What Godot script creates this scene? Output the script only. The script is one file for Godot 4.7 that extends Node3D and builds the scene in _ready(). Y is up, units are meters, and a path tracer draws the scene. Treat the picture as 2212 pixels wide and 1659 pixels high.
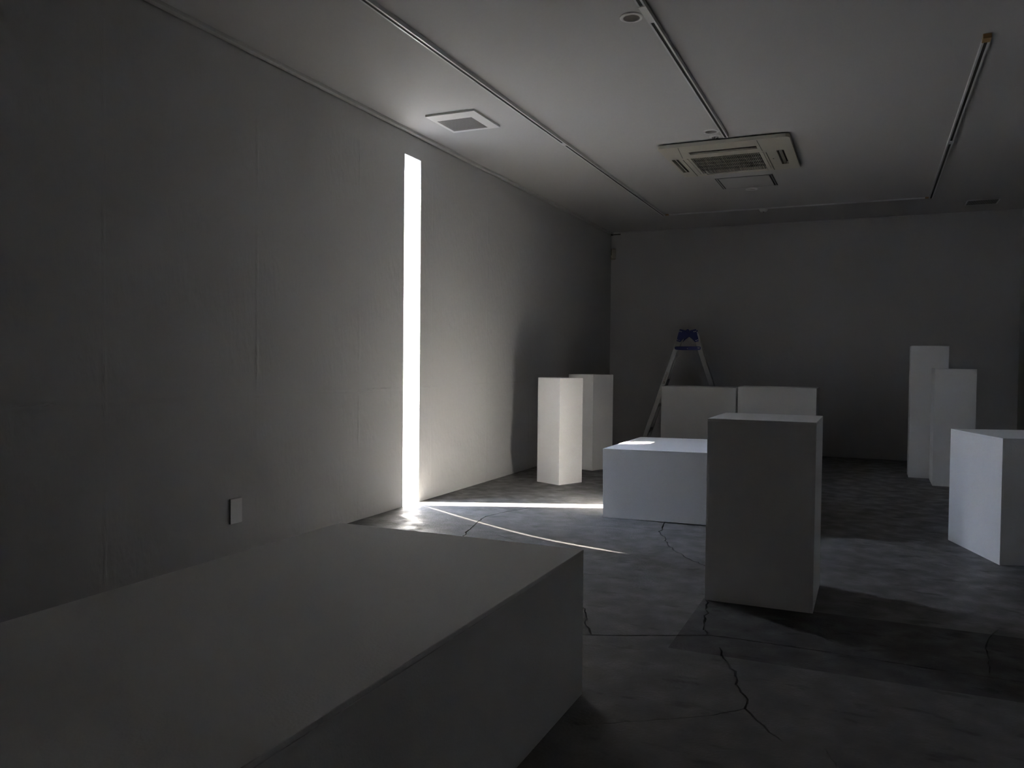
extends Node3D
# An empty white gallery lit by sun, sky and an added second light through one floor-to-lintel slot in the left wall.
# Metres, y up; the left wall is the plane x = 0 and runs along -z, the floor is y = 0.

const CEILING_Y := 2.576
const BACK_Z := -9.452
const FRONT_Z := 2.6
const RIGHT_X := 4.262
const WALL_T := 0.178
const SLOT_NEAR := -4.716
const SLOT_FAR := -4.935
const SLOT_TOP := 2.407
const DOWNLIGHTS := [Vector2(1.887, -3.605), Vector2(1.891, -5.565), Vector2(1.900, -7.515)]

var M := {}
var taken := {}

func _ready() -> void:
	# ---- camera ----
	var cam := Camera3D.new()
	cam.name = "camera"
	cam.rotation_order = EULER_ORDER_YXZ
	cam.rotation = Vector3(-0.0273, 0.4200, 0.0101)
	cam.position = Vector3(2.9191, 1.0, 0.0)
	cam.fov = 50.989
	cam.near = 0.05
	cam.far = 200.0
	add_child(cam)
	cam.current = true
	# ---- sky and exposure ----
	var env := Environment.new()
	env.background_mode = Environment.BG_SKY
	var skym := ProceduralSkyMaterial.new()
	skym.sky_top_color = Color(0.70, 0.76, 0.87)
	skym.sky_horizon_color = Color(0.86, 0.905, 0.96)
	skym.ground_bottom_color = Color(0.40, 0.40, 0.40)
	skym.ground_horizon_color = Color(0.62, 0.66, 0.70)
	skym.sky_energy_multiplier = 3.4
	skym.ground_energy_multiplier = 1.0
	var sky := Sky.new()
	sky.sky_material = skym
	env.sky = sky
	env.tonemap_mode = Environment.TONE_MAPPER_LINEAR
	env.tonemap_exposure = 5.6
	env.sdfgi_enabled = true
	env.ssao_enabled = true
	env.ssil_enabled = true
	var we := WorldEnvironment.new()
	we.name = "environment"
	we.environment = env
	add_child(we)
	# ---- sun ----
	var sun := DirectionalLight3D.new()
	sun.name = "sun"
	sun.light_color = Color(1.0, 0.97, 0.93)
	sun.light_energy = 15.5
	sun.light_angular_distance = 1.0
	sun.shadow_enabled = true
	sun.sky_mode = DirectionalLight3D.SKY_MODE_LIGHT_ONLY
	add_child(sun)
	sun.look_at_from_position(Vector3.ZERO, Vector3(1.0, -1.157, -0.415), Vector3.UP)

	# ---- added light that draws the curved floor line through the unseen mask outside ----
	var line_light := DirectionalLight3D.new()
	line_light.name = "added_line_light"
	line_light.light_color = Color(1.0, 0.97, 0.92)
	line_light.light_energy = 1.7
	line_light.light_angular_distance = 0.1
	line_light.shadow_enabled = true
	line_light.sky_mode = DirectionalLight3D.SKY_MODE_LIGHT_ONLY
	add_child(line_light)
	line_light.look_at_from_position(Vector3.ZERO, Vector3(1.0, -1.157, 0.42), Vector3.UP)

	make_materials()
	build_shell()
	build_plinths()
	build_ladder()
	build_ceiling_fittings()
	build_wall_fittings()

# ------------------------------------------------------------------ materials
func noise_image(n: int, seed_v: int, freq: float, octaves: int, typ := FastNoiseLite.TYPE_SIMPLEX_SMOOTH) -> Image:
	var fn := FastNoiseLite.new()
	fn.noise_type = typ
	fn.seed = seed_v
	fn.frequency = freq
	fn.fractal_type = FastNoiseLite.FRACTAL_FBM
	fn.fractal_octaves = octaves
	return fn.get_seamless_image(n, n)

func normal_tex(n: int, seed_v: int, freq: float, octaves: int, bump: float) -> ImageTexture:
	var im := noise_image(n, seed_v, freq, octaves)
	im.convert(Image.FORMAT_RGBA8)
	im.bump_map_to_normal_map(bump)
	return ImageTexture.create_from_image(im)

func mat(albedo: Color, rough: float, spec := 0.5) -> StandardMaterial3D:
	var m := StandardMaterial3D.new()
	m.albedo_color = albedo
	m.roughness = rough
	m.metallic_specular = spec
	return m

func lin(v: float, tint := Color(1, 1, 1)) -> Color:
	return Color(v * tint.r, v * tint.g, v * tint.b).linear_to_srgb()

func make_materials() -> void:
	var orange_peel := normal_tex(512, 11, 0.05, 4, 2.0)
	var brushed := normal_tex(512, 23, 0.03, 5, 3.0)
	# wall paint: matt white, slightly warm, trowelled texture stretched upwards
	var wp := mat(lin(0.52, Color(1.0, 1.0, 0.985)), 0.8, 0.2)
	wp.uv1_triplanar = true
	wp.uv1_world_triplanar = true
	wp.uv1_scale = Vector3(1.6, 0.55, 1.6)
	wp.normal_enabled = true
	wp.normal_texture = brushed
	wp.normal_scale = 0.32
	M.wall = wp
	M.ceiling = mat(lin(0.49, Color(1.0, 0.99, 0.97)), 0.8, 0.3)
	var pp := mat(lin(0.84, Color(1.0, 0.995, 0.985)), 0.7, 0.2)
	pp.uv1_triplanar = true
	pp.uv1_scale = Vector3(4, 4, 4)
	pp.normal_enabled = true
	pp.normal_texture = orange_peel
	pp.normal_scale = 0.6
	M.plinth = pp
	# concrete floor
	M.concrete = concrete(31, 0.145, 1.0)
	M.concrete_dark = concrete(47, 0.075, 0.8)
	M.screen = mat(lin(0.10), 0.7)
	M.ground = mat(lin(0.05), 0.9)
	M.block_wall = mat(lin(0.30, Color(1.0, 0.98, 0.95)), 0.9)
	M.track = mat(lin(0.62), 0.4)
	M.track_gap = mat(lin(0.02), 0.6)
	M.tan = mat(Color(0.62, 0.50, 0.33), 0.5)
	M.ivory = mat(lin(0.46, Color(1.0, 0.95, 0.80)), 0.45)
	M.black = mat(lin(0.015), 0.6)
	M.grille = mat(lin(0.38, Color(1.0, 0.97, 0.92)), 0.5)
	M.white_plastic = mat(lin(0.70, Color(1.0, 0.99, 0.97)), 0.4)
	M.blue = mat(Color(0.06, 0.13, 0.42), 0.4)
	var al := mat(lin(0.40), 0.5)
	al.metallic = 1.0
	M.aluminium = al
	var ch := mat(lin(0.75), 0.12)
	ch.metallic = 1.0
	M.chrome = ch
	M.reflector = mat(lin(0.60, Color(1.0, 0.96, 0.90)), 0.35)
	M.paper = mat(lin(0.6), 0.7)
	var gl := mat(Color(0.93, 0.97, 0.98, 0.06), 0.02)
	gl.transparency = BaseMaterial3D.TRANSPARENCY_ALPHA
	M.glass = gl

func concrete(seed_v: int, level: float, gloss: float) -> StandardMaterial3D:
	# mottled trowelled concrete: broad clouds, streaks left by the trowel, fine grain
	var n := 1024
	var broad := noise_image(n, seed_v, 0.003, 4)
	var mid := noise_image(n, seed_v + 1, 0.014, 5)
	var smear := noise_image(n, seed_v + 3, 0.010, 5)
	var fine := noise_image(n, seed_v + 2, 0.16, 3)
	var col := Image.create(n, n, false, Image.FORMAT_RGB8)
	var rou := Image.create(n, n, false, Image.FORMAT_RGB8)
	var hgt := Image.create(n, n, false, Image.FORMAT_RGBA8)
	for y in n:
		for x in n:
			var b := broad.get_pixel(x, y).r - 0.5
			var s := mid.get_pixel(x, y).r - 0.5
			var t := smear.get_pixel(x, (y * 2) % n).r - 0.5
			var f := fine.get_pixel(x, y).r - 0.5
			var dirt := clampf((t - 0.19) * 6.0, 0.0, 1.0)
			var v := level * (1.0 + 0.30 * b + 0.16 * s + 0.10 * f - 0.22 * dirt)
			col.set_pixel(x, y, Color(v * 1.0, v * 0.97, v * 0.935).linear_to_srgb())
			var r := clampf(0.52 - 0.45 * s + 0.20 * dirt, 0.28, 0.95) / gloss
			rou.set_pixel(x, y, Color(r, r, r))
			var h := clampf(0.5 + 0.20 * s + 0.30 * f, 0.0, 1.0)
			hgt.set_pixel(x, y, Color(h, h, h, 1))
	hgt.bump_map_to_normal_map(3.0)
	col.generate_mipmaps()
	var m := StandardMaterial3D.new()
	m.albedo_texture = ImageTexture.create_from_image(col)
	m.roughness = 1.0
	m.roughness_texture = ImageTexture.create_from_image(rou)
	m.normal_enabled = true
	m.normal_texture = ImageTexture.create_from_image(hgt)
	m.normal_scale = 0.6
	m.metallic_specular = 0.4
	m.uv1_triplanar = true
	m.uv1_world_triplanar = true
	m.uv1_scale = Vector3(0.42, 0.42, 0.42)
	return m

# ------------------------------------------------------------------ helpers
func numbered(called: String) -> String:
	if not taken.has(called):
		taken[called] = 0
		return called
	taken[called] += 1
	return "%s_%03d" % [called, taken[called]]

func tag(o: Node, label: String, category: String, group := "") -> Node:
	o.set_meta("label", label)
	o.set_meta("category", category)
	if group != "":
		o.set_meta("group", group)
	return o

func thing(called: String, label: String, category: String, at := Vector3.ZERO, turn := 0.0, group := "") -> Node3D:
	var o := Node3D.new()
	o.name = numbered(called)
	add_child(o)
	o.position = at
	o.rotation.y = turn
	tag(o, label, category, group)
	return o

func new_st() -> SurfaceTool:
	var st := SurfaceTool.new()
	st.begin(Mesh.PRIMITIVE_TRIANGLES)
	return st

func obj(called: String, st: SurfaceTool, m: Material, parent: Node = self) -> MeshInstance3D:
	return obj_mesh(called, st.commit(), m, parent)

func obj_mesh(called: String, mesh: Mesh, m: Material, parent: Node = self) -> MeshInstance3D:
	var o := MeshInstance3D.new()
	o.name = numbered(called) if parent == self else called
	o.mesh = mesh
	o.material_override = m
	parent.add_child(o, true)
	return o

func struct(o: Node) -> Node:
	o.set_meta("kind", "structure")
	return o

func poly(st: SurfaceTool, pts: Array, n: Vector3) -> void:
	# a flat convex polygon whose front looks along n
	for i in range(1, pts.size() - 1):
		var a: Vector3 = pts[0]
		var b: Vector3 = pts[i]
		var c: Vector3 = pts[i + 1]
		if (b - a).cross(c - a).dot(n) > 0.0:
			var t := b
			b = c
			c = t
		for p in [a, b, c]:
			st.set_normal(n)
			st.set_uv(Vector2(p.x, p.z))
			st.add_vertex(p)

func face(st: SurfaceTool, pts: Array, centre: Vector3) -> void:
	var n: Vector3 = (pts[1] - pts[0]).cross(pts[2] - pts[0]).normalized()
	if n.dot(pts[0] - centre) < 0.0:
		n = -n
	poly(st, pts, n)

func box(st: SurfaceTool, lo: Vector3, hi: Vector3, ch := 0.0, xf := Transform3D.IDENTITY) -> void:
	# a box between two corners with chamfered edges
	var c := (lo + hi) * 0.5
	var h := (hi - lo) * 0.5
	ch = minf(ch, minf(h.x, minf(h.y, h.z)) * 0.9)
	var cc := xf * c
	var P := func(s: Vector3, axis: int) -> Vector3:
		var v := Vector3(s.x * (h.x - ch), s.y * (h.y - ch), s.z * (h.z - ch))
		v[axis] = s[axis] * h[axis]
		return xf * (c + v)
	for axis in 3:
		var u := (axis + 1) % 3
		var w := (axis + 2) % 3
		for sg in [-1.0, 1.0]:
			var pts := []
			for uv in [[-1, -1], [1, -1], [1, 1], [-1, 1]]:
				var s := Vector3.ZERO
				s[axis] = sg
				s[u] = uv[0]
				s[w] = uv[1]
				pts.append(P.call(s, axis))
			face(st, pts, cc)
	if ch <= 0.0:
		return
	for axis in 3:
		var u := (axis + 1) % 3
		var w := (axis + 2) % 3
		for su in [-1.0, 1.0]:
			for sw in [-1.0, 1.0]:
				var a := Vector3.ZERO
				a[axis] = -1.0
				a[u] = su
				a[w] = sw
				var b := a
				b[axis] = 1.0
				face(st, [P.call(a, u), P.call(b, u), P.call(b, w), P.call(a, w)], cc)
	for sx in [-1.0, 1.0]:
		for sy in [-1.0, 1.0]:
			for sz in [-1.0, 1.0]:
				var s := Vector3(sx, sy, sz)
				face(st, [P.call(s, 0), P.call(s, 1), P.call(s, 2)], cc)

func bx(lo: Vector3, hi: Vector3, ch := 0.0, xf := Transform3D.IDENTITY) -> SurfaceTool:
	var st := new_st()
	box(st, lo, hi, ch, xf)
	return st

func prism(st: SurfaceTool, outline: PackedVector2Array, z0: float, z1: float, xf := Transform3D.IDENTITY) -> void:
	# an outline in x, y pulled along z
	var ids := Geometry2D.triangulate_polygon(outline)
	var area := 0.0
	for i in outline.size():
		var p := outline[i]
		var q := outline[(i + 1) % outline.size()]
		area += p.x * q.y - q.x * p.y
	for k in [[z0, -1.0], [z1, 1.0]]:
		for i in range(0, ids.size(), 3):
			var t := []
			for j in 3:
				var p := outline[ids[i + j]]
				t.append(xf * Vector3(p.x, p.y, k[0]))
			poly(st, t, (xf.basis * Vector3(0, 0, signf(z1 - z0) * k[1])).normalized())
	for i in outline.size():
		var p := outline[i]
		var q := outline[(i + 1) % outline.size()]
		var d := q - p
		var n := Vector3(d.y, -d.x, 0) * signf(area)
		poly(st, [xf * Vector3(p.x, p.y, z0), xf * Vector3(q.x, q.y, z0), xf * Vector3(q.x, q.y, z1), xf * Vector3(p.x, p.y, z1)], (xf.basis * n).normalized())

func lathe(st: SurfaceTool, prof: Array, seg := 32, xf := Transform3D.IDENTITY) -> void:
	# rings of [radius, y] turned about y; the outside lies to the right when walking along the profile
	for i in prof.size() - 1:
		var a: Vector2 = prof[i]
		var b: Vector2 = prof[i + 1]
		var d := (b - a).normalized()
		for k in seg:
			var t0 := TAU * k / seg
			var t1 := TAU * (k + 1) / seg
			var tm := (t0 + t1) * 0.5
			var n := Vector3(d.y * cos(tm), -d.x, d.y * sin(tm)).normalized()
			var p := [Vector3(a.x * cos(t0), a.y, a.x * sin(t0)), Vector3(a.x * cos(t1), a.y, a.x * sin(t1)), Vector3(b.x * cos(t1), b.y, b.x * sin(t1)), Vector3(b.x * cos(t0), b.y, b.x * sin(t0))]
			var q := []
			for v in p:
				var w: Vector3 = xf * v
				if q.is_empty() or (w.distance_to(q[-1]) > 1e-6 and w.distance_to(q[0]) > 1e-6):
					q.append(w)
			if q.size() >= 3:
				poly(st, q, (xf.basis * n).normalized())

# ------------------------------------------------------------------ the room
func wandering(path: Array, width: float, seed_v: int, jag: float) -> PackedVector2Array:
	# the outline of a crack: a jagged line of uneven width, in x and -z
	var rng := RandomNumberGenerator.new()
	rng.seed = seed_v
	var mid: Array[Vector2] = []
	for i in path.size() - 1:
		var a: Vector2 = path[i]
		var b: Vector2 = path[i + 1]
		var steps := maxi(2, int(a.distance_to(b) / 0.03))
		for k in steps:
			var p := a.lerp(b, float(k) / steps)
			if not (i == 0 and k == 0):
				p += (b - a).normalized().orthogonal() * rng.randf_range(-jag, jag)
			mid.append(p)
	mid.append(path[-1])
	var left: Array[Vector2] = []
	var right: Array[Vector2] = []
	for i in mid.size():
		var d := (mid[mini(i + 1, mid.size() - 1)] - mid[maxi(i - 1, 0)]).normalized().orthogonal()
		var w := width * rng.randf_range(0.55, 1.35) * (0.25 if i == 0 or i == mid.size() - 1 else 1.0)
		left.append(mid[i] + d * w * 0.5)
		right.append(mid[i] - d * w * 0.5)
	right.reverse()
	var out := PackedVector2Array()
	for p in left + right:
		out.append(Vector2(p.x, -p.y))
	return out

func cracks() -> Array:
	# [points in x and z, width, jag]
	return [
		[[Vector2(0.80, -5.10), Vector2(0.787, -5.077), Vector2(0.731, -4.951), Vector2(0.69, -4.781), Vector2(0.654, -4.674), Vector2(0.704, -4.447), Vector2(0.752, -4.24), Vector2(0.80, -4.09), Vector2(0.90, -3.80)], 0.0065, 0.006],
		[[Vector2(0.059, -4.624), Vector2(0.178, -4.666), Vector2(0.412, -4.657), Vector2(0.654, -4.674), Vector2(1.105, -4.603), Vector2(1.438, -4.678), Vector2(1.766, -4.738)], 0.0022, 0.003],
		[[Vector2(1.75, -5.05), Vector2(1.758, -4.983), Vector2(1.787, -4.72), Vector2(1.865, -4.521), Vector2(1.924, -4.357), Vector2(2.001, -4.24), Vector2(2.088, -4.115), Vector2(2.20, -4.00), Vector2(2.30, -3.80), Vector2(2.30, -3.43), Vector2(2.327, -3.332), Vector2(2.335, -3.215), Vector2(2.362, -3.103), Vector2(2.367, -3.046), Vector2(2.383, -2.986)], 0.006, 0.009],
		[[Vector2(1.80, -3.22), Vector2(1.852, -3.115), Vector2(1.901, -3.037), Vector2(1.933, -2.926), Vector2(1.997, -2.805)], 0.0055, 0.007],
		[[Vector2(1.90, -2.76), Vector2(1.965, -2.789), Vector2(2.081, -2.834), Vector2(2.281, -2.931), Vector2(2.383, -2.986), Vector2(2.503, -2.994), Vector2(2.816, -2.994), Vector2(3.103, -2.976), Vector2(3.38, -2.976), Vector2(4.2, -2.97)], 0.0065, 0.0015],
		[[Vector2(2.447, -2.877), Vector2(2.472, -2.804), Vector2(2.506, -2.717), Vector2(2.531, -2.672), Vector2(2.547, -2.595), Vector2(2.574, -2.509), Vector2(2.599, -2.464), Vector2(2.605, -2.396), Vector2(2.644, -2.331), Vector2(2.688, -2.267), Vector2(2.722, -2.224)], 0.0048, 0.006],
		[[Vector2(2.605, -2.396), Vector2(2.526, -2.308), Vector2(2.423, -2.233), Vector2(2.31, -2.16), Vector2(2.202, -2.08)], 0.0028, 0.003],
		[[Vector2(2.83, -2.23), Vector2(2.844, -2.177), Vector2(2.864, -2.137), Vector2(2.89, -2.05)], 0.0035, 0.004],
		[[Vector2(1.613, -3.826), Vector2(1.701, -3.934), Vector2(1.794, -4.079), Vector2(1.867, -4.127), Vector2(1.96, -4.255)], 0.0022, 0.005],
		[[Vector2(3.38, -3.536), Vector2(3.332, -3.41), Vector2(3.311, -3.309), Vector2(3.305, -3.18), Vector2(3.291, -2.988)], 0.0035, 0.004],
		[[Vector2(0.907, -5.322), Vector2(0.971, -5.483), Vector2(1.031, -5.671)], 0.003, 0.010],
		[[Vector2(0.961, -4.202), Vector2(1.104, -4.112)], 0.003, 0.006],
	]

func cut_slab(called: String, pieces: Array, holes: Array, m: Material, parent: Node) -> void:
	# a slab of concrete with its cracks sunk into it
	var csg := CSGCombiner3D.new()
	csg.name = called
	csg.material_override = m
	parent.add_child(csg)
	for b in pieces:
		var cb := CSGBox3D.new()
		cb.name = "block"
		cb.size = b[1] - b[0]
		cb.position = (b[0] + b[1]) * 0.5
		csg.add_child(cb, true)
	for b in holes:
		var hb := CSGBox3D.new()
		hb.name = "opening"
		hb.size = b[1] - b[0]
		hb.position = (b[0] + b[1]) * 0.5
		hb.operation = CSGShape3D.OPERATION_SUBTRACTION
		csg.add_child(hb, true)
	var n := 0
	for c in cracks():
		n += 1
		var pg := CSGPolygon3D.new()
		pg.name = "crack"
		pg.polygon = wandering(c[0], c[1] * 1.25, 500 + n, c[2])
		pg.mode = CSGPolygon3D.MODE_DEPTH
		pg.depth = 0.03
		pg.rotation.x = -PI / 2
		pg.position.y = 0.010
		pg.operation = CSGShape3D.OPERATION_SUBTRACTION
		csg.add_child(pg, true)

func build_shell() -> void:
	# floor: one slab with a darker rectangle let into it, cracked
	var fl := struct(Node3D.new()) as Node3D
	fl.name = "floor"
	add_child(fl)
	var dark_rect := [Vector3(2.284, -0.12, -3.46), Vector3(4.20, 0.0, -2.793)]
	cut_slab("slab", [[Vector3(-WALL_T, -0.12, BACK_Z - 0.2), Vector3(RIGHT_X + 0.2, 0.0, FRONT_Z + 0.2)]], [[dark_rect[0] - Vector3(0, 0.1, 0), dark_rect[1] + Vector3(0, 0.1, 0)]], M.concrete, fl)
	cut_slab("dark_rect", [dark_rect], [], M.concrete_dark, fl)
	# ceiling
	var ce := CSGBox3D.new()
	ce.name = "ceiling"
	ce.size = Vector3(RIGHT_X + 0.2 + WALL_T, 0.2, FRONT_Z - BACK_Z + 0.4)
	ce.position = Vector3((RIGHT_X + 0.2 - WALL_T) * 0.5, CEILING_Y + 0.1, (FRONT_Z + BACK_Z) * 0.5)
	ce.material_override = M.ceiling
	add_child(struct(ce))
	for d in DOWNLIGHTS:
		var hole := CSGCylinder3D.new()
		hole.name = "recess"
		hole.radius = 0.038
		hole.height = 0.2
		hole.sides = 40
		hole.operation = CSGShape3D.OPERATION_SUBTRACTION
		hole.position = Vector3(d.x, CEILING_Y, d.y) - ce.position
		ce.add_child(hole, true)
	# plain walls
	struct(obj("wall_back", bx(Vector3(-WALL_T, -0.12, BACK_Z - 0.2), Vector3(RIGHT_X + 0.2, CEILING_Y + 0.05, BACK_Z)), M.wall))
	struct(obj("wall_right", bx(Vector3(RIGHT_X, -0.12, BACK_Z), Vector3(RIGHT_X + 0.2, CEILING_Y + 0.05, FRONT_Z)), M.wall))
	struct(obj("wall_front", bx(Vector3(-WALL_T, -0.12, FRONT_Z), Vector3(RIGHT_X + 0.2, CEILING_Y + 0.05, FRONT_Z + 0.2)), M.wall))
	# left wall: a core with the slot, lined with painted boards 0.912 m wide
	var wl := struct(Node3D.new()) as Node3D
	wl.name = "wall_left"
	add_child(wl)
	var core := new_st()
	var bt := 0.010
	prism(core, PackedVector2Array([Vector2(-FRONT_Z, -0.12), Vector2(-SLOT_NEAR, -0.12), Vector2(-SLOT_NEAR, SLOT_TOP), Vector2(-SLOT_FAR, SLOT_TOP), Vector2(-SLOT_FAR, -0.12), Vector2(-BACK_Z, -0.12), Vector2(-BACK_Z, CEILING_Y + 0.05), Vector2(-FRONT_Z, CEILING_Y + 0.05)]), -WALL_T, -bt, Transform3D(Basis(Vector3(0, 0, -1), Vector3(0, 1, 0), Vector3(1, 0, 0)), Vector3.ZERO))
	obj("core", core, M.wall, wl)
	# plastered reveals of the slot
	obj("reveal", bx(Vector3(-WALL_T, -0.10, SLOT_FAR), Vector3(-0.0012, SLOT_TOP, SLOT_FAR + 0.002)), M.wall, wl)
	obj("reveal", bx(Vector3(-WALL_T, -0.10, SLOT_NEAR - 0.002), Vector3(-0.0012, SLOT_TOP, SLOT_NEAR)), M.wall, wl)
	obj("reveal", bx(Vector3(-WALL_T, SLOT_TOP - 0.002, SLOT_FAR), Vector3(-0.0012, SLOT_TOP, SLOT_NEAR)), M.wall, wl)
	var rng := RandomNumberGenerator.new()
	rng.seed = 5
	var z := -2.370 + 0.912 * 5
	while z > BACK_Z:
		var z0 := minf(z, FRONT_Z)
		var z1 := maxf(z - 0.912, BACK_Z)
		for row in [[0.0, 0.812], [0.812, CEILING_Y - 0.028]]:
			var out := 0.0
			var pieces := []
			if z0 > SLOT_NEAR and z1 < SLOT_FAR:
				if row[0] < 0.5:
					pieces = [[[SLOT_NEAR, z0], row], [[z1, SLOT_FAR], row]]
				else:
					var st := new_st()
					prism(st, PackedVector2Array([Vector2(-z0, row[0]), Vector2(-SLOT_NEAR, row[0]), Vector2(-SLOT_NEAR, SLOT_TOP), Vector2(-SLOT_FAR, SLOT_TOP), Vector2(-SLOT_FAR, row[0]), Vector2(-z1, row[0]), Vector2(-z1, row[1]), Vector2(-z0, row[1])]), -bt - 0.002, 0.0, Transform3D(Basis(Vector3(0, 0, -1), Vector3(0, 1, 0), Vector3(1, 0, 0)), Vector3.ZERO))
					obj("panel", st, M.wall, wl)
			else:
				pieces = [[[z1, z0], row]]
			for p in pieces:
				obj("panel", bx(Vector3(-bt - 0.002, p[1][0], p[0][0]), Vector3(out, p[1][1], p[0][1])), M.wall, wl)
		z -= 0.912
	# painted-over filler along the board joints, uneven ridges a millimetre or two high
	z = -2.370 + 0.912 * 5
	var k := 0
	while z > BACK_Z:
		k += 1
		if z < FRONT_Z - 0.1 and z > -8.9:
			obj("joint_filler", ridge(Vector3(0, 0.002, z), Vector3(0, CEILING_Y - 0.03, z), Vector3(0, 0, 1), 60 + k), M.wall, wl)
		z -= 0.912
	for run in [[FRONT_Z - 0.05, SLOT_NEAR + 0.004], [SLOT_FAR - 0.004, BACK_Z + 0.1]]:
		k += 1
		obj("joint_filler", ridge(Vector3(0, 0.812, run[0]), Vector3(0, 0.812, run[1]), Vector3(0, 1, 0), 60 + k), M.wall, wl)
	# shadow-gap strip where the left and back walls meet the ceiling
	var tr := new_st()
	box(tr, Vector3(-0.009, CEILING_Y - 0.018, BACK_Z + 0.012), Vector3(0.026, CEILING_Y + 0.001, FRONT_Z), 0.001)
	struct(obj("trim_1", tr, M.wall))
	var tr2 := new_st()
	box(tr2, Vector3(0.030, CEILING_Y - 0.008, BACK_Z + 0.005), Vector3(RIGHT_X, CEILING_Y + 0.001, BACK_Z + 0.026), 0.001)
	struct(obj("trim_2", tr2, M.wall))
	# the slot: a fixed pane in thin floor and head tracks
	var wn := struct(Node3D.new()) as Node3D
	wn.name = "window_1"
	add_child(wn)
	obj("pane", bx(Vector3(-0.090, 0.002, SLOT_FAR + 0.001), Vector3(-0.084, SLOT_TOP - 0.001, SLOT_NEAR - 0.001)), M.glass, wn)
	obj("floor_track", bx(Vector3(-0.096, 0.0, SLOT_FAR), Vector3(-0.092, 0.003, SLOT_NEAR), 0.0005), M.aluminium, wn)
	obj("floor_track", bx(Vector3(-0.032, 0.0, SLOT_FAR), Vector3(-0.028, 0.002, SLOT_NEAR), 0.0005), M.aluminium, wn)
	# added unseen mask for the second light: two leaves with a narrow bowed gap
	var mast := struct(Node3D.new()) as Node3D
	mast.name = "yard_mast"
	add_child(mast)
	mast.position = Vector3(-6.0, 0.0, 0.0)
	var gap := [Vector2(-7.415, 6.80), Vector2(-7.398, 6.95), Vector2(-7.378, 7.125), Vector2(-7.329, 7.46), Vector2(-7.291, 7.78), Vector2(-7.267, 8.068), Vector2(-7.261, 8.28), Vector2(-7.270, 8.472), Vector2(-7.290, 8.64), Vector2(-7.318, 8.813), Vector2(-7.361, 9.014)]
	var near_leaf := PackedVector2Array([Vector2(-7.361, 9.7), Vector2(-7.08, 9.7), Vector2(-7.08, -0.3), Vector2(-7.415, -0.3)])
	var far_leaf := PackedVector2Array([Vector2(-7.361, 9.7), Vector2(-7.54, 9.7), Vector2(-7.54, -0.3), Vector2(-7.415, -0.3)])
	for p in gap:
		near_leaf.append(p + Vector2(0.012 if p.y > 7.6 else 0.014, 0.0))
		far_leaf.append(p - Vector2(0.014 if p.y < 7.6 else (0.012 if p.y < 9.0 else -0.012), 0.0))
	for leaf in [near_leaf, far_leaf]:
		var st := new_st()
		prism(st, leaf, -0.004, 0.004, Transform3D(Basis(Vector3(0, 0, 1), Vector3(0, 1, 0), Vector3(-1, 0, 0)), Vector3.ZERO))
		obj("leaf", st, M.screen, mast)
	# the yard outside: paving and an unseen wall added to block low sky
	struct(obj("sky_blocker", bx(Vector3(-2.75, -0.3, -16.0), Vector3(-2.6, 2.55, 8.0), 0.01), M.block_wall))
	struct(obj("ground", bx(Vector3(-12.0, -0.3, -16.0), Vector3(-WALL_T, -0.02, 8.0)), M.ground))

func ridge(a: Vector3, b: Vector3, across: Vector3, seed_v: int) -> SurfaceTool:
	# a low uneven ridge of filler on the plane x = 0
	var fn := FastNoiseLite.new()
	fn.seed = seed_v
	fn.frequency = 3.0
	fn.fractal_octaves = 4
	var st := new_st()
	var n := maxi(8, int(a.distance_to(b) / 0.02))
	var w := 9
	var grid := []
	for i in n + 1:
		var p := a.lerp(b, float(i) / n)
		var q := p.y * 0.7 + p.z
		var amp := 0.0005 + 0.0016 * clampf(0.35 + 1.3 * fn.get_noise_1d(q), 0.0, 1.0)
		var shift := 0.006 * fn.get_noise_1d(q * 0.6 + 50.0)
		var half := 0.016 + 0.010 * fn.get_noise_1d(q * 1.7 + 90.0)
		var row := []
		for j in w:
			var u := -1.0 + 2.0 * j / (w - 1)
			var prof := pow(cos(u * PI / 2), 2.0) if j > 0 and j < w - 1 else 0.0
			var rough := 1.0 + 0.9 * fn.get_noise_2d(q * 9.0, u * 1.3)
			row.append(p + across * (u * half + shift) + Vector3(amp * prof * rough - (0.0002 if prof == 0.0 else 0.0), 0, 0))
		grid.append(row)
	for i in n:
		for j in w - 1:
			face_out(st, [grid[i][j], grid[i + 1][j], grid[i + 1][j + 1], grid[i][j + 1]])
	return st

func face_out(st: SurfaceTool, q: Array) -> void:
	for t in [[0, 1, 2], [0, 2, 3]]:
		var n: Vector3 = (q[t[1]] - q[t[0]]).cross(q[t[2]] - q[t[0]])
		if n.x < 0.0:
			n = -n
		poly(st, [q[t[0]], q[t[1]], q[t[2]]], n.normalized())

# ------------------------------------------------------------------ plinths
func plinth(called: String, label: String, group: String, corner: Vector3, turn: float, w: float, h: float, d: float) -> Node3D:
	# corner: the front left foot; w along the front, d back from it. Boards: top, two sides, front and back between them
	var t := thing(called, label, "plinth", corner, turn, group)
	var b := 0.012
	var c := 0.0012
	obj("top_board", bx(Vector3(0, h - b, -d), Vector3(w, h, 0), c), M.plinth, t)
	for x in [0.0, w - b]:
		obj("side_board", bx(Vector3(x, 0, -d), Vector3(x + b, h - b, 0), c * 0.6), M.plinth, t)
	for z in [0.0, -d + b]:
		obj("face_board", bx(Vector3(b, 0, z - b), Vector3(w - b, h - b, z), c * 0.6), M.plinth, t)
	return t

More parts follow.
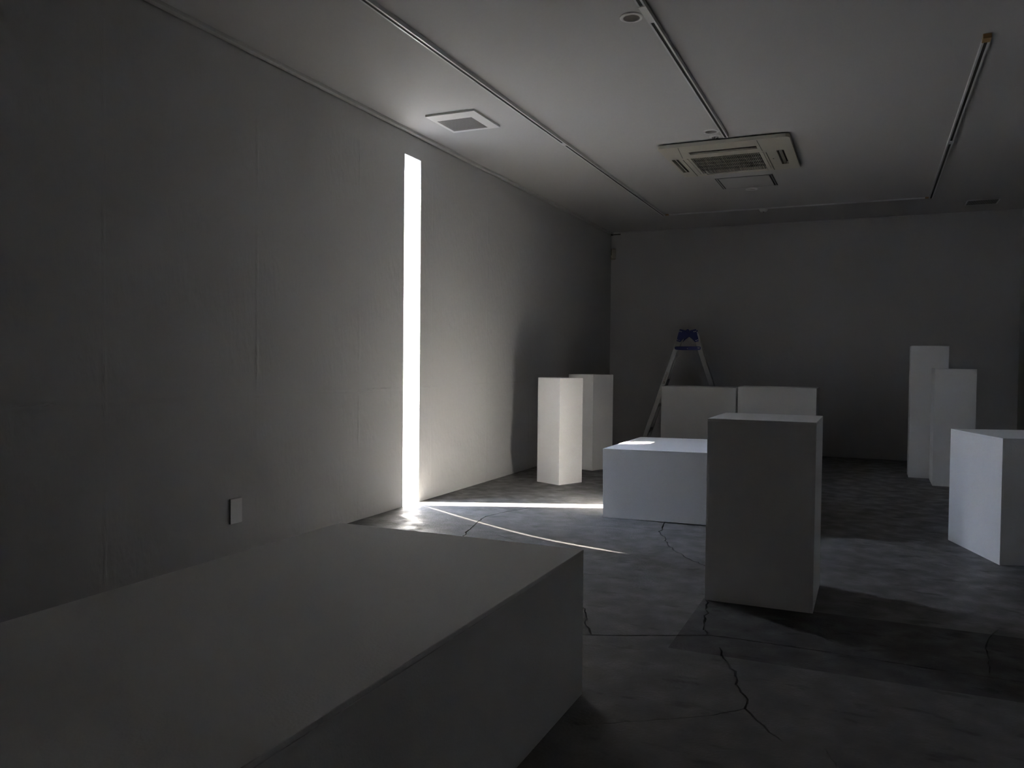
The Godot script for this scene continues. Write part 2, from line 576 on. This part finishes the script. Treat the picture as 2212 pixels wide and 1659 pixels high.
func build_plinths() -> void:
	# long low plinth in the foreground
	var fg := plinth("low_plinth", "long low white plinth with a scuffed top beside the wall socket cover", "", Vector3(1.251, 0, -0.42), 0.0, 0.889, 0.4395, 1.865)
	fg.rotation.y = deg_to_rad(0.0)
	# the low block in the sun
	var lb := plinth("low_plinth", "low wide white plinth whose end stops the strip of sunlight", "", Vector3(1.345, 0, -4.992), 0.0, 1.07, 0.446, 0.925)
	lb.rotation.z = 0.013
	plinth("plinth", "square white plinth standing in front of the sunlit low block", "", Vector3(2.291, 0, -3.432), deg_to_rad(3.0) * 0.0, 0.431, 0.771, 0.46)
	# tall turned plinths by the left wall
	var e1 := Vector2(0.604 - 0.372, -6.130 + 6.237)
	plinth("tall_plinth", "tall white plinth turned cornerwise, brightly lit beside the slotted wall", "", Vector3(0.372, 0, -6.237), -atan2(e1.y, e1.x), 0.262, 0.873, 0.268)
	plinth("tall_plinth", "tall grey-shaded white plinth standing behind the brightly lit cornerwise plinth", "", Vector3(0.292, 0, -7.2), -atan2(0.106, 0.28), 0.30, 0.890, 0.30)
	# a pair of wide plinths in front of the ladder
	plinth("wide_plinth", "wide white plinth directly in front of the stepladder", "", Vector3(0.944, 0, -8.2), 0.0, 0.748, 0.766, 0.42)
	plinth("wide_plinth", "wide white plinth beside the one in front of the stepladder", "", Vector3(1.711, 0, -8.2), 0.0, 0.730, 0.778, 0.42)
	# slim plinths at the right
	plinth("slim_plinth", "tallest slim white plinth near the far wall", "", Vector3(3.237, 0, -8.04), 0.0, 0.30, 1.181, 0.30)
	plinth("slim_plinth", "slim white plinth, a head shorter, just in front of the tallest slim plinth", "", Vector3(3.400, 0, -7.576), 0.0, 0.306, 0.980, 0.40)
	var e2 := Vector2(0.557, -0.187)
	plinth("plinth", "white plinth by the right wall with one blue-lit side", "", Vector3(3.527, 0, -4.692), -atan2(e2.y, e2.x), 0.42, 0.642, 0.587)

# ------------------------------------------------------------------ ladder
func bar(st: SurfaceTool, a: Vector3, b: Vector3, w: float, d: float, ch := 0.002) -> void:
	# a bar from a to b lying in the plane z = const: w across in that plane, d along z
	var y := (b - a).normalized()
	var zz := Vector3(0, 0, 1)
	var x := y.cross(zz).normalized()
	zz = x.cross(y)
	box(st, Vector3(-w / 2, 0, -d / 2), Vector3(w / 2, a.distance_to(b), d / 2), ch, Transform3D(Basis(x, y, zz), a))

func build_ladder() -> void:
	var base := Vector3(1.085, 0, -8.78)
	var t := thing("stepladder", "aluminium stepladder with blue hinge plates standing behind the wide plinth", "stepladder", base, deg_to_rad(7.5))
	var zn := 0.0
	var zf := -0.34
	for side in [-1.0, 1.0]:
		var foot := Vector3(side * 0.505, 0.0, 0.0)
		var head := Vector3(side * 0.070, 1.335, 0.0)
		for k in [[0.0, 0.03], [-0.34, -0.05]]:
			var a: Vector3 = foot + Vector3(0, 0.012, k[0] + k[1])
			var b: Vector3 = head + Vector3(0, 0, k[0] * 0.72)
			var st := new_st()
			# a channel rail: web and two flanges
			bar(st, a, b, 0.050, 0.006)
			var y := (b - a).normalized()
			var x := y.cross(Vector3(0, 0, 1)).normalized()
			var into := -0.012 if k[0] == 0.0 else 0.012
			for s in [-1.0, 1.0]:
				bar(st, a + x * s * 0.0235 + Vector3(0, 0, into), b + x * s * 0.0235 + Vector3(0, 0, into), 0.003, 0.024, 0.0005)
			var rail := obj("rail", st, M.aluminium, t)
			obj("foot", bx(a + Vector3(-0.030, -0.012, -0.016), a + Vector3(0.030, 0.028, 0.016), 0.004), M.black, rail)
		# treads between the two rails of this side
		for i in 4:
			var u := 0.19 + 0.21 * i
			var p := foot.lerp(head, u)
			var zz0: float = lerpf(0.03, 0.0, u)
			var zz1: float = lerpf(-0.39, -0.245, u)
			obj("tread", bx(Vector3(p.x - 0.022, p.y - 0.014, zz1), Vector3(p.x + 0.022, p.y + 0.014, zz0), 0.003), M.aluminium, t)
	# hinge plates: a blue pair on the near face and on the far face, with rivets
	for zpos in [0.012, -0.262]:
		for side in [-1.0, 1.0]:
			var st := new_st()
			var o := PackedVector2Array([Vector2(-0.086, 1.377), Vector2(-0.020, 1.361), Vector2(0.010, 1.363), Vector2(0.013, 1.313), Vector2(-0.045, 1.270), Vector2(-0.079, 1.234), Vector2(-0.119, 1.246), Vector2(-0.108, 1.300)])
			var q := PackedVector2Array()
			for p in o:
				q.append(Vector2(p.x * -side, p.y))
			prism(st, q, zpos - 0.003 + 0.0015 * side, zpos + 0.003 + 0.0015 * side)
			var pl := obj("hinge_plate", st, M.blue, t)
			for r in [Vector2(-0.083, 1.352), Vector2(-0.067, 1.349), Vector2(-0.107, 1.260), Vector2(-0.090, 1.254)]:
				var rv := new_st()
				lathe(rv, [Vector2(0.0, 0.003), Vector2(0.0045, 0.002), Vector2(0.006, 0.0)], 10, Transform3D(Basis(Vector3.RIGHT, PI / 2), Vector3(r.x * -side, r.y, zpos + 0.0035 + 0.0015 * side)))
				obj("rivet", rv, M.chrome, pl)
	var pin := new_st()
	lathe(pin, [Vector2(0.0, 0.03), Vector2(0.017, 0.03), Vector2(0.019, 0.026), Vector2(0.019, -0.29), Vector2(0.0, -0.29)], 20, Transform3D(Basis(Vector3.RIGHT, PI / 2), Vector3(0.0, 1.357, 0.0)))
	obj("hinge_pin", pin, M.blue, t)
	# locking bar across both rails
	var lb := new_st()
	var o2 := PackedVector2Array()
	for i in 9:
		var a := PI / 2 + PI * i / 8.0
		o2.append(Vector2(-0.120 + 0.018 * cos(a), 1.170 + 0.018 * sin(a)))
	o2.append(Vector2(-0.06, 1.147))
	o2.append(Vector2(0.08, 1.148))
	for i in 9:
		var a := -PI / 2 + PI * i / 8.0
		o2.append(Vector2(0.122 + 0.020 * cos(a), 1.170 + 0.020 * sin(a)))
	prism(lb, o2, 0.012, 0.022)
	var lock := obj("locking_bar", lb, M.blue, t)
	var tm := TextMesh.new()
	tm.text = "M"
	tm.font_size = 16
	tm.pixel_size = 0.0017
	tm.depth = 0.001
	var sf := SystemFont.new()
	sf.font_names = PackedStringArray(["Droid Sans"])
	tm.font = sf
	var mk := obj_mesh("lettering", tm, M.aluminium, lock)
	mk.position = Vector3(0.118, 1.172, 0.0226)
	var rv2 := new_st()
	lathe(rv2, [Vector2(0.0, 0.003), Vector2(0.0045, 0.002), Vector2(0.006, 0.0)], 10, Transform3D(Basis(Vector3.RIGHT, PI / 2), Vector3(0.0, 1.166, 0.022)))
	obj("rivet", rv2, M.chrome, lock)
	# printed label on the near left rail
	var im := Image.create(32, 128, false, Image.FORMAT_RGB8)
	im.fill(Color(0.62, 0.60, 0.57))
	for r in [[6, 104, 8, 18], [18, 96, 8, 8], [18, 112, 8, 10], [8, 88, 16, 4]]:
		im.fill_rect(Rect2i(r[0], r[1], r[2], r[3]), Color(0.04, 0.04, 0.04))
	for i in 7:
		im.fill_rect(Rect2i(8 + (i % 2) * 6, 8 + i * 11, 12, 3), Color(0.34, 0.33, 0.32))
	var lm := StandardMaterial3D.new()
	lm.albedo_texture = ImageTexture.create_from_image(im)
	lm.roughness = 0.5
	var pm := PlaneMesh.new()
	pm.size = Vector2(0.030, 0.16)
	pm.orientation = PlaneMesh.FACE_Z
	var lab := obj_mesh("label_sticker", pm, lm, t)
	var u0 := 0.62
	var pp := Vector3(-0.505, 0.012, 0.03).lerp(Vector3(-0.070, 1.335, 0.0), u0)
	lab.position = pp + Vector3(0, 0, 0.0042)
	lab.rotation.z = -atan2(0.435, 1.323)

# ------------------------------------------------------------------ ceiling fittings
func track(label: String, a: Vector2, b: Vector2, breaks: Array, caps: Array, hh := 0.021) -> void:
	# a shallow power track under the ceiling from a to b (x, z), with an open slot below; breaks: joints [from, to] along it
	var length := a.distance_to(b)
	var dir := Vector3(b.x - a.x, 0, b.y - a.y).normalized()
	var t := thing("lighting_track", label, "lighting track", Vector3(a.x, CEILING_Y, a.y), 0.0, "lighting tracks on the ceiling")
	t.basis = Basis(dir.cross(Vector3.UP) * -1.0, Vector3.UP, -dir)   # local -z runs along the track
	var hw := 0.0165
	var body := new_st()
	prism(body, PackedVector2Array([Vector2(-hw, 0), Vector2(-hw, -hh), Vector2(-0.0075, -hh), Vector2(-0.0075, -hh + 0.002), Vector2(-hw + 0.003, -hh + 0.002), Vector2(-hw + 0.003, -0.003), Vector2(hw - 0.003, -0.003), Vector2(hw - 0.003, -hh + 0.002), Vector2(0.0075, -hh + 0.002), Vector2(0.0075, -hh), Vector2(hw, -hh), Vector2(hw, 0)]), -length, 0.0)
	obj("channel", body, M.track, t)
	obj("conductor", bx(Vector3(-hw + 0.0035, -hh + 0.004, -length + 0.002), Vector3(hw - 0.0035, -0.0035, -0.002)), M.track_gap, t)
	for j in breaks:
		obj("joint", bx(Vector3(-hw - 0.001, -hh - 0.002, -j[1]), Vector3(hw + 0.001, 0, -j[0]), 0.001), M.track if j.size() < 3 else M.white_plastic, t)
	for c in caps:
		obj("end_cap", bx(Vector3(-hw - 0.0015, -hh - 0.0015, -c - 0.03), Vector3(hw + 0.0015, 0, -c + 0.03), 0.001), M.tan, t)

func downlight(label: String, x: float, z: float) -> void:
	var t := thing("downlight", label, "downlight", Vector3(x, CEILING_Y, z), 0.0, "recessed downlights")
	var r := new_st()
	lathe(r, [Vector2(0.036, -0.001), Vector2(0.038, -0.006), Vector2(0.047, -0.007), Vector2(0.053, -0.0045), Vector2(0.0545, 0.0)], 40)
	obj("rim", flip(r), M.white_plastic, t)
	var c := new_st()
	lathe(c, [Vector2(0.0365, 0.0), Vector2(0.034, 0.03), Vector2(0.026, 0.07), Vector2(0.0, 0.072)], 40)
	obj("reflector", flip(c), M.reflector, t)

func flip(st: SurfaceTool) -> SurfaceTool:
	return st

func build_ceiling_fittings() -> void:
	track("white lighting track parallel to the slotted wall, beside the ceiling vent", Vector2(0.882, 2.4), Vector2(0.882, -8.45), [[7.80, 7.86]], [])
	track("white lighting track ending in front of the air conditioner", Vector2(1.971, 2.4), Vector2(1.971, -5.69), [[5.87, 6.05, 1]], [])
	track("white lighting track with tan end caps toward the right wall", Vector2(3.386, -4.455), Vector2(3.386, -8.45), [[1.90, 1.97]], [0.0])
	track("white lighting track along the far wall joining two others", Vector2(0.90, -8.475), Vector2(3.37, -8.475), [], [0.0, 2.47], 0.009)
	downlight("round recessed downlight beside the track joint, farthest from the air conditioner", 1.887, -3.605)
	downlight("round recessed downlight between the track end and the air conditioner", 1.891, -5.565)
	downlight("round recessed downlight next to the ceiling access panel", 1.900, -7.515)
	# small halogen fitting with a chrome lamp, by the air conditioner
	var sp := thing("spot_lamp", "small ceiling fitting with chrome lamp beside the air conditioner edge", "ceiling lamp", Vector3(1.895, CEILING_Y, -5.70))
	var a := new_st()
	lathe(a, [Vector2(0.022, -0.001), Vector2(0.026, -0.008), Vector2(0.038, -0.003), Vector2(0.041, 0.0)], 28)
	obj("ring", a, M.white_plastic, sp)
	var b := new_st()
	lathe(b, [Vector2(0.0, -0.020), Vector2(0.008, -0.019), Vector2(0.012, -0.010), Vector2(0.020, -0.013), Vector2(0.023, -0.004), Vector2(0.023, 0.0)], 28)
	obj("lamp", b, M.chrome, sp)
	# smoke detector over the far track
	var sd := thing("smoke_detector", "small round white detector on the far lighting track", "detector", Vector3(1.89, CEILING_Y - 0.009, -8.475))
	var c := new_st()
	lathe(c, [Vector2(0.0, -0.030), Vector2(0.028, -0.029), Vector2(0.034, -0.022), Vector2(0.042, -0.010), Vector2(0.042, 0.0)], 28)
	obj("housing", c, M.white_plastic, sd)
	var c2 := new_st()
	lathe(c2, [Vector2(0.0, -0.034), Vector2(0.006, -0.033), Vector2(0.008, -0.029)], 14)
	obj("indicator", c2, M.black, sd)
	air_conditioner()
	ceiling_vent()
	access_panel()
	far_grille()

func air_conditioner() -> void:
	var cx := 1.926
	var cz := -6.226
	var t := thing("air_conditioner", "ivory ceiling cassette air conditioner with slatted intake grille", "air conditioner", Vector3(cx, CEILING_Y, cz))
	var hw := 0.452
	var hd := 0.475
	var drop := -0.036
	# panel: a frame round the intake with four outlets, built from rounded outline strips
	var rim := new_st()
	var outline := PackedVector2Array()
	var rr := 0.035
	for q in [[1, 1, 0], [-1, 1, 1], [-1, -1, 2], [1, -1, 3]]:
		for i in 6:
			var an: float = PI / 2 * (q[2] + i / 5.0)
			outline.append(Vector2(q[0] * (hw - rr) + rr * cos(an), q[1] * (hd - rr) + rr * sin(an)))
	# sides of the panel
	for i in outline.size():
		var p := outline[i]
		var q2 := outline[(i + 1) % outline.size()]
		var d := q2 - p
		var n := Vector3(d.y, 0, -d.x).normalized()
		poly(rim, [Vector3(p.x, drop, p.y), Vector3(q2.x, drop, q2.y), Vector3(q2.x, -0.012, q2.y), Vector3(p.x, -0.012, p.y)], n)
	# underside: the outline with five rectangular openings
	var openings := [
		Rect2(-0.262, 0.226, 0.478, 0.078),    # near outlet
		Rect2(-0.262, -0.446, 0.478, 0.040),   # far outlet
		Rect2(-0.425, -0.300, 0.050, 0.428),   # left outlet
		Rect2(0.334, -0.300, 0.050, 0.428),    # right outlet
		Rect2(-0.285, -0.394, 0.500, 0.514),   # intake
	]
	under(rim, outline, openings, drop)
	obj("panel", rim, M.ivory, t)
	obj("casing", bx(Vector3(-hw + 0.03, -0.013, -hd + 0.03), Vector3(hw - 0.03, -0.001, hd - 0.03)), M.black, t)
	# outlets: dark throats with flaps
	var k := 0
	for r in openings.slice(0, 4):
		obj("throat", bx(Vector3(r.position.x - 0.002, -0.016, r.position.y - 0.002), Vector3(r.end.x + 0.002, -0.0131, r.end.y + 0.002)), M.black, t)
		var along_x: bool = r.size.x > r.size.y
		var fl := new_st()
		var c := Vector3(r.get_center().x, drop + 0.004, r.get_center().y)
		var len_h: float = (r.size.x if along_x else r.size.y) * 0.5 - 0.004
		var wid: float = (r.size.y if along_x else r.size.x) * 0.5 - 0.004
		var tilt := deg_to_rad(28.0 if k == 0 else 35.0)
		var xf := Transform3D(Basis(Vector3(1, 0, 0), tilt), c) if along_x else Transform3D(Basis(Vector3(0, 0, 1), tilt if k == 3 else -tilt) * Basis(Vector3.UP, PI / 2), c)
		box(fl, Vector3(-len_h, -0.0015, -wid * 0.55), Vector3(len_h, 0.0015, wid * 0.55), 0.001, xf)
		obj("flap", fl, M.ivory, t)
		k += 1
	# intake: recessed frame and slats
	var g: Rect2 = openings[4]
	obj("filter", bx(Vector3(g.position.x, -0.018, g.position.y), Vector3(g.end.x, -0.0131, g.end.y)), M.black, t)
	var slat := bx(Vector3(-0.0022, -0.010, -g.size.y / 2), Vector3(0.0022, -0.005, g.size.y / 2), 0.0008).commit()
	var count := 38
	for i in count + 1:
		var s := obj_mesh("slat", slat, M.ivory, t)
		s.position = Vector3(g.position.x + g.size.x * i / count, drop + 0.010, g.get_center().y)
	for i in 5:
		var cb := obj("cross_bar", bx(Vector3(g.position.x, drop + 0.003, -0.0012), Vector3(g.end.x, drop + 0.009, 0.0012)), M.ivory, t)
		cb.position.z = g.position.y + g.size.y * (i + 0.5) / 5.0
	# grille frame lines and the seams of the corner covers
	for x in [-0.345, 0.257]:
		obj("seam", bx(Vector3(x, drop - 0.0012, -0.46), Vector3(x + 0.004, drop + 0.001, 0.10)), M.black, t)
	for x in [-0.312, 0.232]:
		obj("latch_strip", bx(Vector3(x, drop - 0.004, -0.40), Vector3(x + 0.010, drop + 0.001, 0.12), 0.001), M.ivory, t)
	for s in [[-0.305, -0.335], [0.238, 0.240]]:
		var cs := new_st()
		bar_flat(cs, Vector3(s[0], drop - 0.0012, 0.455), Vector3(s[1], drop - 0.0012, 0.155), 0.003)
		obj("seam", cs, M.black, t)
	var led := new_st()
	lathe(led, [Vector2(0.0, -0.003), Vector2(0.004, -0.002), Vector2(0.005, 0.0)], 12, Transform3D(Basis.IDENTITY, Vector3(0.290, drop, -0.10)))
	obj("indicator", led, M.black, t)

func bar_flat(st: SurfaceTool, a: Vector3, b: Vector3, w: float) -> void:
	var z := (b - a).normalized()
	var x := Vector3.UP.cross(z).normalized()
	box(st, Vector3(-w / 2, 0, 0), Vector3(w / 2, 0.002, a.distance_to(b)), 0.0, Transform3D(Basis(x, Vector3.UP, z), a))

func under(st: SurfaceTool, outline: PackedVector2Array, openings: Array, y: float) -> void:
	# the downward face of a plate with rectangular openings, and the walls of the openings
	var xs := []
	var zs := []
	for r in openings:
		xs.append_array([r.position.x, r.end.x])
		zs.append_array([r.position.y, r.end.y])
	xs.append_array([-2.0, 2.0])
	zs.append_array([-2.0, 2.0])
	xs.sort()
	zs.sort()
	for i in xs.size() - 1:
		for j in zs.size() - 1:
			var cell := Rect2(xs[i], zs[j], xs[i + 1] - xs[i], zs[j + 1] - zs[j])
			if cell.size.x < 1e-5 or cell.size.y < 1e-5:
				continue
			var open := false
			for r in openings:
				if r.has_point(cell.get_center()):
					open = true
			if open:
				continue
			var cp := PackedVector2Array([cell.position, Vector2(cell.end.x, cell.position.y), cell.end, Vector2(cell.position.x, cell.end.y)])
			for piece in Geometry2D.intersect_polygons(outline, cp):
				var pts := []
				for p in piece:
					pts.append(Vector3(p.x, y, p.y))
				poly(st, pts, Vector3.DOWN)
	for r in openings:
		var c := Vector3(r.get_center().x, y, r.get_center().y)
		var co := [r.position, Vector2(r.end.x, r.position.y), r.end, Vector2(r.position.x, r.end.y)]
		for i in 4:
			var p: Vector2 = co[i]
			var q: Vector2 = co[(i + 1) % 4]
			var m := (p + q) * 0.5
			var n := Vector3(c.x - m.x, 0, c.z - m.y)
			n = Vector3(signf(n.x), 0, 0) if absf(p.x - q.x) < 1e-6 else Vector3(0, 0, signf(n.z))
			poly(st, [Vector3(p.x, y, p.y), Vector3(q.x, y, q.y), Vector3(q.x, -0.0131, q.y), Vector3(p.x, -0.0131, p.y)], n)

func ceiling_vent() -> void:
	var x0 := 0.273
	var x1 := 0.622
	var z0 := -4.905
	var z1 := -4.520
	var t := thing("ceiling_vent", "square white ceiling vent with fine mesh above the slot window", "vent", Vector3((x0 + x1) / 2, CEILING_Y, (z0 + z1) / 2))
	var hx := (x1 - x0) / 2
	var hz := (z1 - z0) / 2
	var op := Rect2(0.296 - t.position.x, -4.872 - t.position.z, 0.251, 0.240)
	var st := new_st()
	var y := -0.013
	under(st, PackedVector2Array([Vector2(-hx, -hz), Vector2(hx, -hz), Vector2(hx, hz), Vector2(-hx, hz)]), [op], y)
	for s in [[Vector3(-hx, 0, -hz), Vector3(hx, 0, -hz), Vector3(0, 0, -1)], [Vector3(-hx, 0, hz), Vector3(hx, 0, hz), Vector3(0, 0, 1)], [Vector3(-hx, 0, -hz), Vector3(-hx, 0, hz), Vector3(-1, 0, 0)], [Vector3(hx, 0, -hz), Vector3(hx, 0, hz), Vector3(1, 0, 0)]]:
		poly(st, [s[0], s[1], s[1] + Vector3(0, y, 0), s[0] + Vector3(0, y, 0)], s[2])
	obj("cover", st, M.white_plastic, t)
	obj("duct", bx(Vector3(op.position.x, -0.003, op.position.y), Vector3(op.end.x, -0.0005, op.end.y)), M.black, t)
	var g := new_st()
	for i in 31:
		var x := op.position.x + op.size.x * i / 30.0
		box(g, Vector3(x - 0.0011, y + 0.0005, op.position.y), Vector3(x + 0.0011, y + 0.0022, op.end.y))
	for i in 27:
		var z := op.position.y + op.size.y * i / 26.0
		box(g, Vector3(op.position.x, y + 0.0008, z - 0.0013), Vector3(op.end.x, y + 0.0020, z + 0.0013))
	obj("mesh", g, M.grille, t).set_meta("kind", "stuff")

func access_panel() -> void:
	var t := thing("access_panel", "square ceiling access panel with a metal frame behind the air conditioner", "access panel", Vector3(1.90, CEILING_Y, -7.215))
	var hx := 0.222
	var hz := 0.208
	# a dark gap all round, seen between the frame bars and the leaf
	obj("gap", bx(Vector3(-hx - 0.014, -0.0015, -hz - 0.011), Vector3(hx + 0.014, -0.0002, hz + 0.011)), M.black, t)
	for s in [-1.0, 1.0]:
		obj("frame_bar", bx(Vector3(s * hx - 0.005, -0.004, -hz - 0.006), Vector3(s * hx + 0.005, -0.0015, hz + 0.006), 0.001), M.aluminium, t)
		obj("frame_bar", bx(Vector3(-hx + 0.005, -0.004, s * hz - 0.003), Vector3(hx - 0.005, -0.0015, s * hz + 0.003), 0.001), M.aluminium, t)
	obj("door_leaf", bx(Vector3(-hx + 0.016, -0.004, -hz + 0.009), Vector3(hx - 0.016, -0.0015, hz - 0.009), 0.001), M.ceiling, t)

func far_grille() -> void:
	var t := thing("ceiling_grille", "small dark slatted grille in the ceiling by the far wall", "vent", Vector3(3.850, CEILING_Y, -8.90))
	var hx := 0.128
	var hz := 0.125
	obj("duct", bx(Vector3(-hx, -0.002, -hz), Vector3(hx, 0.0, hz)), M.black, t)
	for s in [-1.0, 1.0]:
		obj("frame_bar", bx(Vector3(-hx - 0.010, -0.005, s * hz - 0.005), Vector3(hx + 0.010, 0.0, s * hz + 0.005), 0.001), M.white_plastic, t)
		obj("frame_bar", bx(Vector3(s * (hx + 0.005) - 0.005, -0.005, -hz), Vector3(s * (hx + 0.005) + 0.005, 0.0, hz), 0.001), M.white_plastic, t)
	var slat := bx(Vector3(-0.003, -0.005, -hz), Vector3(0.003, -0.002, hz), 0.0005).commit()
	for i in 18:
		var s := obj_mesh("slat", slat, M.grille, t)
		s.position.x = -hx + 2 * hx * (i + 0.5) / 18.0

# ------------------------------------------------------------------ wall fittings
func build_wall_fittings() -> void:
	var o := thing("wall_socket_cover", "blank white cover plate standing proud on the slotted wall", "cover plate", Vector3(0.0, 0.237, -3.122))
	obj("plate", bx(Vector3(0.0006, -0.063, -0.040), Vector3(0.013, 0.063, 0.040), 0.0015), M.white_plastic, o)
	obj("back_box", bx(Vector3(0.0, -0.055, -0.034), Vector3(0.002, 0.055, 0.034)), M.ivory, o)
	# corner sensor
	var s := thing("motion_sensor", "beige motion sensor with dark window high in the far corner", "sensor", Vector3(0.055, 2.315, BACK_Z + 0.055), deg_to_rad(45.0))
	obj("housing", bx(Vector3(-0.030, -0.065, -0.045), Vector3(0.030, 0.065, 0.0), 0.010), M.ivory, s)
	obj("lens", bx(Vector3(-0.030, -0.018, -0.020), Vector3(-0.0306, 0.058, -0.008)), M.black, s)
	# dark bracket under the ceiling in the far corner
	var b := thing("rail_bracket", "small dark slotted bracket under the ceiling in the far corner", "bracket", Vector3(0.0, CEILING_Y - 0.022, BACK_Z))
	obj("arm", bx(Vector3(0.002, -0.010, 0.0), Vector3(0.022, 0.006, 0.028), 0.001), M.black, b)
	for i in 5:
		obj("slat", bx(Vector3(0.030 + i * 0.018, -0.008, 0.001), Vector3(0.040 + i * 0.018, 0.006, 0.010)), M.black, b)
	obj("rod", bx(Vector3(0.022, 0.003, 0.001), Vector3(0.115, 0.007, 0.008)), M.black, b)
